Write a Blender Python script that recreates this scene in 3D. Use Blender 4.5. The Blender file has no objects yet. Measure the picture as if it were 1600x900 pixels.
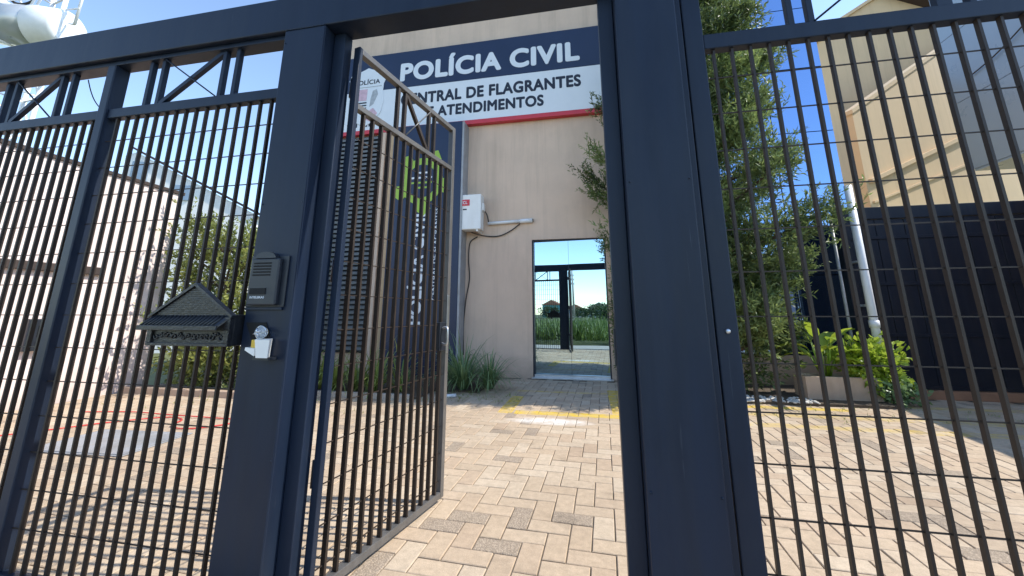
import bpy, bmesh, math, random
import numpy as np
from mathutils import Vector, Matrix
R = math.radians
random.seed(7); rng = np.random.default_rng(7)
scene = bpy.context.scene
COL = scene.collection

# ------------------------------------------------------------------ camera
cam_d = bpy.data.cameras.new("camera"); cam = bpy.data.objects.new("camera", cam_d); COL.objects.link(cam)
cam.location = (0, 0, 1.2)
cam.rotation_euler = (R(90 + 12.2), 0, R(11.0))
cam_d.sensor_width = 36; cam_d.lens = 13.5; cam_d.shift_y = -0.05625
cam_d.clip_start = 0.05; cam_d.clip_end = 2000
scene.camera = cam
# ------------------------------------------------------------------ sky and sun
SUN = Vector((2.74, 0.30, 3.06)).normalized()
EL = math.asin(SUN.z); AZ = math.atan2(SUN.x, SUN.y)
world = bpy.data.worlds.new("World"); scene.world = world; world.use_nodes = True
wn = world.node_tree.nodes; wl = world.node_tree.links
sky = wn.new("ShaderNodeTexSky"); sky.sky_type = 'NISHITA'; sky.sun_disc = False
sky.sun_elevation = EL; sky.sun_rotation = AZ
sky.altitude = 700; sky.air_density = 1.0; sky.dust_density = 0.1; sky.ozone_density = 0.8
wn["Background"].inputs[1].default_value = 0.15
wl.new(sky.outputs[0], wn["Background"].inputs[0])
sun_d = bpy.data.lights.new("sun", 'SUN'); sun_d.energy = 2.5; sun_d.angle = R(0.53); sun_d.color = (1, 0.95, 0.86)
sun = bpy.data.objects.new("sun", sun_d); COL.objects.link(sun)
sun.rotation_euler = SUN.to_track_quat('Z', 'Y').to_euler(); sun.location = (10, 4, 20)
scene.view_settings.view_transform = 'Standard'; scene.view_settings.look = 'None'
scene.view_settings.exposure = 1.3; scene.view_settings.gamma = 1
scene.render.resolution_x = 1024; scene.render.resolution_y = 576

# ------------------------------------------------------------------ materials
def nodes_of(m):
    m.use_nodes = True
    return m.node_tree.nodes, m.node_tree.links, m.node_tree.nodes["Principled BSDF"]
def mat(name, c, rough=0.6, metal=0.0, var=0.12, scale=6.0, bump=0.0, bscale=60.0, spec=0.5, streak=None, dirt=None, dscale=2.0, coat=0.0):
    """painted / plastered / metal surface: colour noise, optional stretched streaks, dirt tone and fine relief"""
    m = bpy.data.materials.new(name); n, l, b = nodes_of(m)
    geo = n.new("ShaderNodeNewGeometry")
    mp = n.new("ShaderNodeMapping"); l.new(geo.outputs["Position"], mp.inputs[0])
    if streak: mp.inputs["Scale"].default_value = streak
    t = n.new("ShaderNodeTexNoise"); t.inputs["Scale"].default_value = scale; t.inputs["Detail"].default_value = 6; t.inputs["Roughness"].default_value = 0.62
    l.new(mp.outputs[0], t.inputs["Vector"])
    mr = n.new("ShaderNodeMapRange"); mr.inputs[1].default_value = .25; mr.inputs[2].default_value = .75
    mr.inputs[3].default_value = 1 - var; mr.inputs[4].default_value = 1 + var
    l.new(t.outputs[0], mr.inputs[0])
    mix = n.new("ShaderNodeVectorMath"); mix.operation = 'SCALE'; mix.inputs[0].default_value = c
    l.new(mr.outputs[0], mix.inputs["Scale"])
    out = mix.outputs[0]
    if dirt:
        t2 = n.new("ShaderNodeTexNoise"); t2.inputs["Scale"].default_value = dscale; t2.inputs["Detail"].default_value = 8; t2.inputs["Roughness"].default_value = .7
        mp2 = n.new("ShaderNodeMapping"); mp2.inputs["Scale"].default_value = (1, 1, .35); l.new(geo.outputs["Position"], mp2.inputs[0]); l.new(mp2.outputs[0], t2.inputs["Vector"])
        r2 = n.new("ShaderNodeMapRange"); r2.inputs[1].default_value = .5; r2.inputs[2].default_value = .72; r2.inputs[4].default_value = dirt[3]
        l.new(t2.outputs[0], r2.inputs[0])
        mx = n.new("ShaderNodeMix"); mx.data_type = 'RGBA'; l.new(r2.outputs[0], mx.inputs[0]); l.new(out, mx.inputs[6]); mx.inputs[7].default_value = (*dirt[:3], 1)
        out = mx.outputs[2]
    l.new(out, b.inputs["Base Color"])
    rr = n.new("ShaderNodeMapRange"); rr.inputs[3].default_value = max(0, rough - .1); rr.inputs[4].default_value = min(1, rough + .12)
    l.new(t.outputs[0], rr.inputs[0]); l.new(rr.outputs[0], b.inputs["Roughness"])
    b.inputs["Metallic"].default_value = metal; b.inputs["Specular IOR Level"].default_value = spec
    b.inputs["Coat Weight"].default_value = coat
    if bump > 0:
        t3 = n.new("ShaderNodeTexNoise"); t3.inputs["Scale"].default_value = bscale; t3.inputs["Detail"].default_value = 5
        l.new(geo.outputs["Position"], t3.inputs["Vector"])
        bp = n.new("ShaderNodeBump"); bp.inputs["Strength"].default_value = bump; bp.inputs["Distance"].default_value = .01
        l.new(t3.outputs[0], bp.inputs["Height"]); l.new(bp.outputs[0], b.inputs["Normal"])
    return m
M = {}
M['navy'] = mat("navy_paint", (.0075, .0150, .033), .44, var=.25, scale=2.2, streak=(6, 6, .7), bump=.05, bscale=25, dirt=(.025, .032, .045, .35), dscale=3, spec=.32)
def scuff(m):
    n, l = m.node_tree.nodes, m.node_tree.links; b = n["Principled BSDF"]; src = b.inputs["Base Color"].links[0].from_socket
    geo = n.new("ShaderNodeNewGeometry"); mp = n.new("ShaderNodeMapping"); mp.inputs["Scale"].default_value = (90, 90, 2.2); mp.inputs["Rotation"].default_value = (.04, .06, 0); l.new(geo.outputs["Position"], mp.inputs[0])
    t = n.new("ShaderNodeTexNoise"); t.inputs["Scale"].default_value = 1; t.inputs["Detail"].default_value = 3; l.new(mp.outputs[0], t.inputs["Vector"])
    k = n.new("ShaderNodeTexNoise"); k.inputs["Scale"].default_value = 4.5; k.inputs["Detail"].default_value = 4; l.new(geo.outputs["Position"], k.inputs["Vector"])
    r = n.new("ShaderNodeMapRange"); r.inputs[1].default_value = .69; r.inputs[2].default_value = .76; l.new(t.outputs[0], r.inputs[0])
    r2 = n.new("ShaderNodeMapRange"); r2.inputs[1].default_value = .52; r2.inputs[2].default_value = .66; l.new(k.outputs[0], r2.inputs[0])
    mu = n.new("ShaderNodeMath"); mu.operation = 'MULTIPLY'; l.new(r.outputs[0], mu.inputs[0]); l.new(r2.outputs[0], mu.inputs[1])
    m2 = n.new("ShaderNodeMath"); m2.operation = 'MULTIPLY'; m2.inputs[1].default_value = .6; l.new(mu.outputs[0], m2.inputs[0])
    mx = n.new("ShaderNodeMix"); mx.data_type = 'RGBA'; mx.inputs[7].default_value = (.11, .12, .14, 1); l.new(m2.outputs[0], mx.inputs[0]); l.new(src, mx.inputs[6]); l.new(mx.outputs[2], b.inputs["Base Color"])
scuff(M['navy'])
def weather(m, c, amount, base_dirt=True):
    """rain runs (tall thin blotches) and splash dirt along the foot of a wall"""
    n, l = m.node_tree.nodes, m.node_tree.links; b = n["Principled BSDF"]; src = b.inputs["Base Color"].links[0].from_socket
    geo = n.new("ShaderNodeNewGeometry"); mp = n.new("ShaderNodeMapping"); mp.inputs["Scale"].default_value = (4.5, 4.5, .22); l.new(geo.outputs["Position"], mp.inputs[0])
    t = n.new("ShaderNodeTexNoise"); t.inputs["Scale"].default_value = 1.6; t.inputs["Detail"].default_value = 7; t.inputs["Roughness"].default_value = .68; l.new(mp.outputs[0], t.inputs["Vector"])
    r = n.new("ShaderNodeMapRange"); r.inputs[1].default_value = .48; r.inputs[2].default_value = .75; r.inputs[4].default_value = amount; l.new(t.outputs[0], r.inputs[0]); f = r.outputs[0]
    if base_dirt:
        sp = n.new("ShaderNodeSeparateXYZ"); l.new(geo.outputs["Position"], sp.inputs[0]); k = n.new("ShaderNodeTexNoise"); k.inputs["Scale"].default_value = 5; k.inputs["Detail"].default_value = 6; l.new(geo.outputs["Position"], k.inputs["Vector"])
        h = n.new("ShaderNodeMath"); h.operation = 'MULTIPLY_ADD'; h.inputs[1].default_value = -.9; l.new(k.outputs[0], h.inputs[0]); l.new(sp.outputs[2], h.inputs[2])
        q = n.new("ShaderNodeMapRange"); q.inputs[1].default_value = -.45; q.inputs[2].default_value = .05; q.inputs[3].default_value = .5; q.inputs[4].default_value = 0; l.new(h.outputs[0], q.inputs[0])
        mxm = n.new("ShaderNodeMath"); mxm.operation = 'MAXIMUM'; l.new(f, mxm.inputs[0]); l.new(q.outputs[0], mxm.inputs[1]); f = mxm.outputs[0]
    mx = n.new("ShaderNodeMix"); mx.data_type = 'RGBA'; mx.inputs[7].default_value = (*c, 1); l.new(f, mx.inputs[0]); l.new(src, mx.inputs[6]); l.new(mx.outputs[2], b.inputs["Base Color"])

M['bar'] = mat("dark_bar_paint", (.030, .021, .016), .5, var=.25, scale=9, bump=.05, dirt=(.05, .036, .028, .35), dscale=7, spec=.35)
M['leafpaint'] = mat("gate_leaf_paint", (.105, .10, .095), .33, var=.2, scale=9, bump=.04, dirt=(.2, .18, .16, .4), dscale=6, spec=.6)
M['black'] = mat("black_cast_metal", (.010, .0115, .015), .38, var=.3, scale=20, bump=.25, bscale=90, spec=.55)
M['blackp'] = mat("black_plastic", (.014, .018, .026), .42, var=.15, scale=15)
M['grill'] = mat("grille_void", (.003, .003, .003), .8, var=0)
M['beige'] = mat("beige_plaster", (.66, .495, .375), .85, var=.09, scale=1.3, bump=.40, bscale=130, dirt=(.36, .27, .20, .35), dscale=.9)
M['white'] = mat("white_paint", (.78, .77, .74), .5, var=.05, scale=4, dirt=(.55, .5, .43, .3), dscale=3)
M['whitewall'] = mat("white_wall_paint", (.76, .625, .58), .8, var=.06, scale=2, bump=.15, bscale=80, dirt=(.5, .42, .36, .4), dscale=1.5)
M['signwhite'] = mat("sign_white", (.70, .73, .76), .45, var=.03, scale=3)
M['signnavy'] = mat("sign_navy", (.008, .020, .060), .38, var=.12, scale=1.5)
M['signred'] = mat("sign_red", (.55, .035, .055), .45, var=.08)
M['ink'] = mat("sign_ink", (.007, .012, .028), .5, var=.05)
M['lime'] = mat("emblem_lime", (.30, .46, .055), .5, var=.08)
M['pink'] = mat("emblem_pink", (.60, .40, .46), .5, var=.2, scale=14)
M['greyp'] = mat("emblem_grey", (.36, .38, .40), .5, var=.3, scale=18)
M['alu'] = mat("aluminium", (.62, .63, .64), .32, metal=.9, var=.1)
M['galv'] = mat("galvanised_plate", (.33, .335, .345), .5, metal=.2, var=.25, scale=5, bump=.1, dirt=(.3, .26, .2, .5))
M['conc'] = mat("concrete", (.42, .37, .31), .9, var=.16, scale=4, bump=.4, bscale=50, dirt=(.2, .17, .13, .5))
M['planter'] = mat("planter_concrete", (.56, .42, .31), .85, var=.1, scale=5, bump=.3, bscale=60, dirt=(.3, .22, .16, .5), dscale=4)
M['tan'] = mat("tan_plaster", (.62, .46, .28), .85, var=.06, scale=.8, bump=.15, bscale=60, dirt=(.5, .37, .22, .4), dscale=.5)
M['clad'] = mat("blue_grey_cladding", (.22, .30, .39), .28, var=.06, scale=.6, spec=.6)
M['roofdark'] = mat("dark_roof_edge", (.045, .03, .025), .7, var=.2)
M['rooftile'] = mat("clay_roof", (.30, .13, .075), .85, var=.25, scale=3)
M['blackgate'] = mat("black_gate_paint", (.005, .007, .015), .5, var=.25, scale=3, streak=(4, 4, .5), dirt=(.014, .014, .02, .4), spec=.25)
M['brownbase'] = mat("brown_base_strip", (.30, .15, .085), .8, var=.2)
M['hose'] = mat("red_hose", (.62, .03, .03), .45, var=.1)
M['cable'] = mat("dark_cable", (.02, .017, .015), .6, var=.1)
M['pvc'] = mat("pvc_pipe", (.72, .72, .72), .4, var=.06, dirt=(.4, .36, .32, .4), dscale=6)
M['sand'] = mat("joint_sand", (.17, .135, .095), .95, var=.3, scale=30, bump=.5, bscale=200)
M['soil'] = mat("bed_soil", (.085, .062, .042), .95, var=.4, scale=12, bump=.8, bscale=40)
M['asphalt'] = mat("asphalt", (.055, .055, .057), .9, var=.2, scale=12, bump=.5, bscale=150)
M['field'] = mat("field_ground", (.10, .11, .035), .95, var=.4, scale=.7, bump=.6, bscale=8)
M['bark'] = mat("bark", (.085, .055, .038), .9, var=.35, scale=14, streak=(3, 3, .6), bump=.8, bscale=40)
M['stone'] = mat("white_pebble", (.55, .52, .47), .8, var=.25, scale=20)
M['teal'] = mat("teal_wall", (.10, .33, .34), .7, var=.1)
M['greyrib'] = mat("grey_louver", (.13, .138, .145), .5, var=.2, scale=5)
M['orangepost'] = mat("tan_post", (.58, .40, .24), .7, var=.1)
M['brass'] = mat("brass_contact", (.55, .38, .08), .35, metal=.8, var=.1)
M['tower'] = mat("tower_white", (.75, .76, .78), .5, var=.06)
M['drumgrey'] = mat("drum_grey", (.42, .45, .47), .3, metal=.4, var=.1, scale=1)

weather(M['beige'], (.33, .24, .17), .32); weather(M['whitewall'], (.42, .32, .27), .34); weather(M['tan'], (.40, .29, .18), .30, False); weather(M['blackgate'], (.03, .028, .03), .45); weather(M['navy'], (.020, .027, .040), .45); weather(M['planter'], (.26, .18, .12), .4)
def mirror_mat(name, tint, refl, base):
    m = bpy.data.materials.new(name); n, l, b = nodes_of(m)
    b.inputs["Base Color"].default_value = (*base, 1); b.inputs["Roughness"].default_value = .05
    g = n.new("ShaderNodeBsdfGlossy"); g.inputs["Roughness"].default_value = .0; g.inputs["Color"].default_value = (*tint, 1)
    geo = n.new("ShaderNodeNewGeometry"); t = n.new("ShaderNodeTexNoise"); t.inputs["Scale"].default_value = .9
    l.new(geo.outputs["Position"], t.inputs["Vector"])
    bp = n.new("ShaderNodeBump"); bp.inputs["Strength"].default_value = .02; bp.inputs["Distance"].default_value = .05
    l.new(t.outputs[0], bp.inputs["Height"]); l.new(bp.outputs[0], g.inputs["Normal"])
    mx = n.new("ShaderNodeMixShader"); mx.inputs[0].default_value = refl
    l.new(b.outputs[0], mx.inputs[1]); l.new(g.outputs[0], mx.inputs[2])
    l.new(mx.outputs[0], n["Material Output"].inputs[0])
    return m
M['doorglass'] = mirror_mat("reflective_door_glass", (.50, .68, .78), .9, (.012, .016, .018))
M['blueglass'] = mirror_mat("blue_reflective_glass", (.30, .46, .74), .80, (.01, .035, .10))
def clear_mat():
    m = bpy.data.materials.new("clear_lens"); n, l, b = nodes_of(m)
    b.inputs["Base Color"].default_value = (.9, .93, .95, 1); b.inputs["Roughness"].default_value = .08
    b.inputs["Transmission Weight"].default_value = .7; b.inputs["IOR"].default_value = 1.45
    return m
M['lens'] = clear_mat()

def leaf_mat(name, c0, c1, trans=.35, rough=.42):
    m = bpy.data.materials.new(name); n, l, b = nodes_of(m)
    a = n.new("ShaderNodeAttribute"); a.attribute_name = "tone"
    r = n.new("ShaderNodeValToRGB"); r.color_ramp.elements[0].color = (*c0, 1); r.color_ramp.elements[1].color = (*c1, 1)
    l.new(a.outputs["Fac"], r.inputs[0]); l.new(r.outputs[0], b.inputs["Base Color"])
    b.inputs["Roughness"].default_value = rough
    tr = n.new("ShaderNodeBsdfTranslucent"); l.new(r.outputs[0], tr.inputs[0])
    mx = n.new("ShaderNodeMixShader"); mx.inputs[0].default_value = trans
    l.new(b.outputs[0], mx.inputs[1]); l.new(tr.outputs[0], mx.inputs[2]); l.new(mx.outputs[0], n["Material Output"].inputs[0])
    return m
M['podo'] = leaf_mat("narrow_leaf", (.042, .070, .024), (.25, .32, .105), .42)
M['shrub'] = leaf_mat("shrub_leaf", (.085, .115, .03), (.34, .37, .10), .4)
M['strap'] = leaf_mat("strap_leaf", (.07, .14, .06), (.27, .38, .16), .3)
M['strapy'] = leaf_mat("pale_strap_leaf", (.11, .17, .03), (.32, .38, .10), .35)
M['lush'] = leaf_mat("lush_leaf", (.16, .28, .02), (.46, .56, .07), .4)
M['fieldgrass'] = leaf_mat("field_grass", (.05, .10, .02), (.20, .26, .06), .35)
M['fartree'] = leaf_mat("far_tree_leaf", (.02, .045, .015), (.08, .12, .035), .25)

def paver_mat():
    m = bpy.data.materials.new("paver_concrete"); n, l, b = nodes_of(m)
    def N(t, **k):
        x = n.new(t)
        for a, v in k.items(): setattr(x, a, v)
        return x
    def math_(op, a, c=None, clamp=False):
        x = N("ShaderNodeMath", operation=op, use_clamp=clamp)
        for i, v in enumerate((a, c)):
            if v is None: continue
            if isinstance(v, (int, float)): x.inputs[i].default_value = v
            else: l.new(v, x.inputs[i])
        return x.outputs[0]
    oi = N("ShaderNodeObjectInfo"); at = N("ShaderNodeAttribute", attribute_name="tone")
    tone = math_('FRACT', math_('ADD', oi.outputs["Random"], at.outputs["Fac"]))
    ramp = N("ShaderNodeValToRGB"); e = ramp.color_ramp
    e.elements[0].color = (.44, .325, .225, 1); e.elements[1].color = (.43, .34, .25, 1)
    for p, c in ((.2, (.52, .40, .28, 1)), (.45, (.47, .355, .245, 1)), (.7, (.55, .44, .32, 1)), (.94, (.47, .36, .25, 1)), (.955, (.42, .33, .245, 1))):
        x = e.elements.new(p); x.color = c
    l.new(tone, ramp.inputs[0])
    geo = N("ShaderNodeNewGeometry")
    def noise(s, d=5, r=.6):
        t = N("ShaderNodeTexNoise"); t.inputs["Scale"].default_value = s; t.inputs["Detail"].default_value = d; t.inputs["Roughness"].default_value = r
        l.new(geo.outputs["Position"], t.inputs["Vector"]); return t.outputs[0]
    big = noise(1.1); mid = noise(22, 6, .7); fine = noise(190, 3)
    col = ramp.outputs[0]
    def scale_by(col, f):
        x = N("ShaderNodeVectorMath", operation='SCALE'); l.new(col, x.inputs[0]); l.new(f, x.inputs["Scale"]); return x.outputs[0]
    def rngmap(v, a, c, lo, hi):
        x = N("ShaderNodeMapRange"); x.inputs[1].default_value = a; x.inputs[2].default_value = c; x.inputs[3].default_value = lo; x.inputs[4].default_value = hi
        l.new(v, x.inputs[0]); return x.outputs[0]
    col = scale_by(col, rngmap(big, .3, .7, .82, 1.12)); col = scale_by(col, rngmap(mid, .3, .7, .84, 1.12))
    agg = math_('GREATER_THAN', tone, .945)                       # worn pavers that show their pebbles
    vor = N("ShaderNodeTexVoronoi"); vor.inputs["Scale"].default_value = 120; l.new(geo.outputs["Position"], vor.inputs["Vector"])
    pe = rngmap(vor.outputs["Distance"], .15, .6, 1.2, .74)
    one = math_('ADD', math_('MULTIPLY', agg, math_('SUBTRACT', pe, 1.0)), 1.0)
    col = scale_by(col, one)
    col = scale_by(col, rngmap(fine, .3, .7, .88, 1.1))
    st = noise(.55, 9, .72); col = scale_by(col, rngmap(st, .50, .66, 1.0, .76))
    oil = noise(2.6, 6, .6); col = scale_by(col, rngmap(oil, .60, .72, 1.0, .72))
    # worn yellow road paint and a whitish oval patch
    sep = N("ShaderNodeSeparateXYZ"); l.new(geo.outputs["Position"], sep.inputs[0]); X, Y = sep.outputs[0], sep.outputs[1]
    def rect(x0, x1, y0, y1):
        a = math_('MULTIPLY', math_('GREATER_THAN', X, x0), math_('LESS_THAN', X, x1))
        c = math_('MULTIPLY', math_('GREATER_THAN', Y, y0), math_('LESS_THAN', Y, y1))
        return math_('MULTIPLY', a, c)
    strong = rect(-1.16, -.98, 5.0, 6.0)
    for q in ((-.95, .42, 4.98, 5.16), (.24, .42, 4.98, 6.7), (1.55, 3.2, 5.86, 6.02)): strong = math_('MAXIMUM', strong, rect(*q))
    weak = rect(1.45, 6.0, 4.95, 5.12)
    for q in ((1.45, 6.0, 5.45, 5.62), (-1.16, .24, 6.35, 6.47), (4.0, 6.0, 6.2, 6.35)): weak = math_('MAXIMUM', weak, rect(*q))
    wear = noise(7, 8, .75)
    f = math_('ADD', math_('MULTIPLY', strong, rngmap(wear, .38, .62, .95, .25)), math_('MULTIPLY', weak, rngmap(wear, .35, .6, .6, .02)), True)
    mx = N("ShaderNodeMix", data_type='RGBA'); l.new(f, mx.inputs[0]); l.new(col, mx.inputs[6]); mx.inputs[7].default_value = (.62, .42, .025, 1)
    col = mx.outputs[2]
    dx = math_('DIVIDE', math_('ADD', X, .48), .50); dy = math_('DIVIDE', math_('SUBTRACT', Y, 4.72), .15)
    d = math_('ADD', math_('MULTIPLY', dx, dx), math_('MULTIPLY', dy, dy))
    sp = math_('MULTIPLY', rngmap(d, .2, 1.2, 1, 0), rngmap(wear, .35, .6, 1, .3))
    mx2 = N("ShaderNodeMix", data_type='RGBA'); l.new(sp, mx2.inputs[0]); l.new(col, mx2.inputs[6]); mx2.inputs[7].default_value = (.78, .75, .70, 1)
    l.new(mx2.outputs[2], b.inputs["Base Color"])
    b.inputs["Roughness"].default_value = .88; b.inputs["Specular IOR Level"].default_value = .3
    bp = N("ShaderNodeBump"); bp.inputs["Strength"].default_value = .5; bp.inputs["Distance"].default_value = .006
    h = math_('ADD', math_('MULTIPLY', mid, .6), math_('MULTIPLY', fine, .5)); h = math_('ADD', h, math_('MULTIPLY', agg, vor.outputs["Distance"]))
    l.new(h, bp.inputs["Height"]); l.new(bp.outputs[0], b.inputs["Normal"])
    return m
M['paver'] = paver_mat()

# ------------------------------------------------------------------ object helpers
ORG = {}                                    # object -> its origin in the frame its parts are given in
def tag(o, label=None, cat=None, group=None, kind=None):
    if label: o['label'] = label
    if cat: o['category'] = cat
    if group: o['group'] = group
    if kind: o['kind'] = kind
    return o
def thing(name, label, cat, loc=(0, 0, 0), rotz=0.0, group=None, local=False):
    o = bpy.data.objects.new(name, None); COL.objects.link(o); o.empty_display_size = .1
    o.location = loc; o.rotation_euler = (0, 0, rotz)
    ORG[o] = Vector((0, 0, 0)) if local else Vector(loc)
    return tag(o, label, cat, group)
def link(name, me, c, parent):
    o = bpy.data.objects.new(name, me); COL.objects.link(o)
    o.location = Vector(c) - (ORG[parent] if parent else Vector((0, 0, 0)))
    if parent: o.parent = parent
    ORG[o] = Vector(c)
    return o
def mesh_obj(name, v, f, m, parent=None, smooth=False, tone=None):
    v = np.asarray(v, float); c = (v.min(0) + v.max(0)) / 2
    if parent is None: c[2] = v[:, 2].min()
    me = bpy.data.meshes.new(name); me.from_pydata((v - c).tolist(), [], [tuple(int(i) for i in q) for q in f]); me.update()
    if m: me.materials.append(m)
    if smooth: me.polygons.foreach_set("use_smooth", [True] * len(me.polygons))
    if tone is not None:
        a = me.attributes.new("tone", 'FLOAT', 'POINT'); a.data.foreach_set("value", np.asarray(tone, np.float32))
    return link(name, me, c, parent)
BOXF = [(0, 3, 2, 1), (4, 5, 6, 7), (0, 1, 5, 4), (1, 2, 6, 5), (2, 3, 7, 6), (3, 0, 4, 7)]
def boxv(x0, x1, y0, y1, z0, z1):
    return [(x0, y0, z0), (x1, y0, z0), (x1, y1, z0), (x0, y1, z0), (x0, y0, z1), (x1, y0, z1), (x1, y1, z1), (x0, y1, z1)]
CACHE = {}
def box(name, x0, x1, y0, y1, z0, z1, m, parent=None, bev=0.0, seg=2):
    s = tuple(round(q, 4) for q in (x1 - x0, y1 - y0, z1 - z0)); key = ('box', s, m.name, bev)
    c = [(x0 + x1) / 2, (y0 + y1) / 2, (z0 + z1) / 2]; dz = 0
    if parent is None: c[2] = z0; key += ('base',); dz = s[2] / 2
    if key not in CACHE:
        bm = bmesh.new(); vs = [bm.verts.new(q) for q in boxv(-s[0]/2, s[0]/2, -s[1]/2, s[1]/2, -s[2]/2 + dz, s[2]/2 + dz)]
        for q in BOXF: bm.faces.new([vs[i] for i in q])
        if bev > 0: bmesh.ops.bevel(bm, geom=bm.edges[:], offset=bev, segments=seg, affect='EDGES', profile=.5)
        me = bpy.data.meshes.new(name); bm.to_mesh(me); bm.free(); me.materials.append(m); CACHE[key] = me
    return link(name, CACHE[key], c, parent)
def multi(name, boxes, m, parent=None):
    v, f = [], []
    for q in boxes:
        k = len(v); v += boxv(*q); f += [tuple(i + k for i in t) for t in BOXF]
    return mesh_obj(name, v, f, m, parent)
def tubedata(pts, radii, seg=8):
    pts = [Vector(p) for p in pts]; v, f = [], []
    if not hasattr(radii, '__len__'): radii = [radii] * len(pts)
    for i, p in enumerate(pts):
        d = (pts[min(i + 1, len(pts) - 1)] - pts[max(i - 1, 0)]).normalized()
        a = d.orthogonal().normalized() if i == 0 else (a - d * a.dot(d)).normalized()
        b_ = d.cross(a)
        for k in range(seg):
            t = 2 * math.pi * k / seg
            v.append(tuple(p + (a * math.cos(t) + b_ * math.sin(t)) * radii[i]))
    for i in range(len(pts) - 1):
        for k in range(seg):
            f.append((i*seg + k, i*seg + (k+1) % seg, (i+1)*seg + (k+1) % seg, (i+1)*seg + k))
    f.append(tuple(range(seg))[::-1]); f.append(tuple((len(pts)-1)*seg + k for k in range(seg)))
    return v, f
def tube(name, pts, radii, m, parent=None, seg=8, smooth=True):
    v, f = tubedata(pts, radii, seg); return mesh_obj(name, v, f, m, parent, smooth)
def prism_y(name, poly, y0, y1, m, parent=None):
    """polygon given in x,z and pushed from y0 to y1"""
    n = len(poly); v = [(x, y0, z) for x, z in poly] + [(x, y1, z) for x, z in poly]
    f = [tuple(range(n)), tuple(range(2*n - 1, n - 1, -1))] + [(i, i + n, (i+1) % n + n, (i+1) % n) for i in range(n)]
    return mesh_obj(name, v, f, m, parent)
def smoothcurve(pts, n=8):
    P = [Vector(p) for p in pts]; out = []
    for i in range(len(P) - 1):
        a, b_, c, d = P[max(i-1, 0)], P[i], P[i+1], P[min(i+2, len(P)-1)]
        for k in range(n):
            t = k / n
            out.append(.5 * ((2*b_) + (c-a)*t + (2*a-5*b_+4*c-d)*t*t + (3*b_-a-3*c+d)*t**3))
    return out + [P[-1]]
def text(name, s, width, height, center, m, parent, rot=0.0, bold=.02, depth=.004):
    """letters on a plane facing -y: fitted to width x height, centre at (x, y, z)"""
    cu = bpy.data.curves.new(name, 'FONT'); cu.body = s; cu.align_x = 'CENTER'; cu.align_y = 'CENTER'; cu.extrude = 0.01; cu.resolution_u = 8
    cu.space_character = 1.0 + 1.6 * bold
    o = bpy.data.objects.new(name, cu); COL.objects.link(o); bpy.context.view_layer.update()
    me = bpy.data.meshes.new_from_object(o.evaluated_get(bpy.context.evaluated_depsgraph_get())); bpy.data.objects.remove(o); bpy.data.curves.remove(cu)
    v = np.empty(len(me.vertices) * 3); me.vertices.foreach_get("co", v); v = v.reshape(-1, 3)
    # heavier strokes: the outline is laid down several times, shifted by the stroke width, each a hair prouder
    pf_ = [tuple(p.vertices) for p in me.polygons]; n0 = len(v); vs, fs = [], []
    for q in range(17):
        a = q * math.pi / 4; r_ = 0 if q == 16 else (bold if q < 8 else bold * .5)
        vs.append(v + np.array([r_ * math.cos(a), r_ * math.sin(a), q * .0006])); fs += [tuple(t + q * n0 for t in f_) for f_ in pf_]
    v = np.concatenate(vs); me = bpy.data.meshes.new(name); me.from_pydata(v.tolist(), [], fs)
    v -= (v.min(0) + v.max(0)) / 2; e = v.max(0) - v.min(0)
    v[:, 0] *= width / e[0]; v[:, 1] *= height / e[1]; v[:, 2] *= depth / e[2]
    c, s_ = math.cos(rot), math.sin(rot); x = c * v[:, 0] - s_ * v[:, 1]; z = s_ * v[:, 0] + c * v[:, 1]
    w = np.stack([x, -v[:, 2], z], 1); me.vertices.foreach_set("co", w.ravel()); me.materials.clear(); me.materials.append(m); me.update()
    return link(name, me, center, parent)
def leaves_mesh(name, P, D, L, W, m, parent, tone, fold=.25):
    """P points, D directions, L lengths, W widths: one diamond leaf each"""
    P = np.asarray(P); D = np.asarray(D); n = len(P); D = D / np.linalg.norm(D, axis=1, keepdims=True)
    rnd = rng.normal(size=(n, 3)); S = np.cross(D, rnd); S /= np.linalg.norm(S, axis=1, keepdims=True); Nn = np.cross(D, S)
    L = np.asarray(L)[:, None]; W = np.asarray(W)[:, None]
    mid = P + D * L * .45
    v = np.stack([P, mid + S * W / 2 + Nn * W * fold, P + D * L, mid - S * W / 2 + Nn * W * fold], 1).reshape(-1, 3)
    c = v.mean(0)
    me = bpy.data.meshes.new(name); me.vertices.add(n * 4); me.vertices.foreach_set("co", (v - c).ravel())
    me.loops.add(n * 6); me.polygons.add(n * 2)
    b0 = np.arange(n)[:, None] * 4
    me.loops.foreach_set("vertex_index", (b0 + np.array([[0, 1, 2, 0, 2, 3]])).ravel().astype(np.int32))
    me.polygons.foreach_set("loop_start", np.arange(0, n * 6, 3, dtype=np.int32)); me.polygons.foreach_set("loop_total", np.full(n * 2, 3, np.int32))
    me.update(); me.validate(); me.materials.append(m)
    a = me.attributes.new("tone", 'FLOAT', 'POINT'); a.data.foreach_set("value", np.repeat(np.clip(tone, 0, 1), 4).astype(np.float32))
    return link(name, me, c, parent)
def unit(v): return v / np.linalg.norm(v, axis=-1, keepdims=True)

# ------------------------------------------------------------------ ground
g = mesh_obj('ground', [(-500, -500, -.42), (500, -500, -.42), (500, 500, -.42), (-500, 500, -.42)], [(0, 1, 2, 3)], M['field']); tag(g, kind='structure')
g = box('sidewalk', -60, 60, -.25, 1.22, -.41, -.012, M['conc']); tag(g, kind='structure')
g = box('road', -200, 200, -2.3, -.40, -.419, -.20, M['asphalt']); tag(g, kind='structure')
g = box('kerb', -60, 60, -.40, -.25, -.415, -.03, M['conc']); tag(g, kind='structure')
bed = box('driveway_paving', -7.35, 6.9, 1.24, 7.62, -.41, -.0075, M['sand']); tag(bed, kind='structure')
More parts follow.
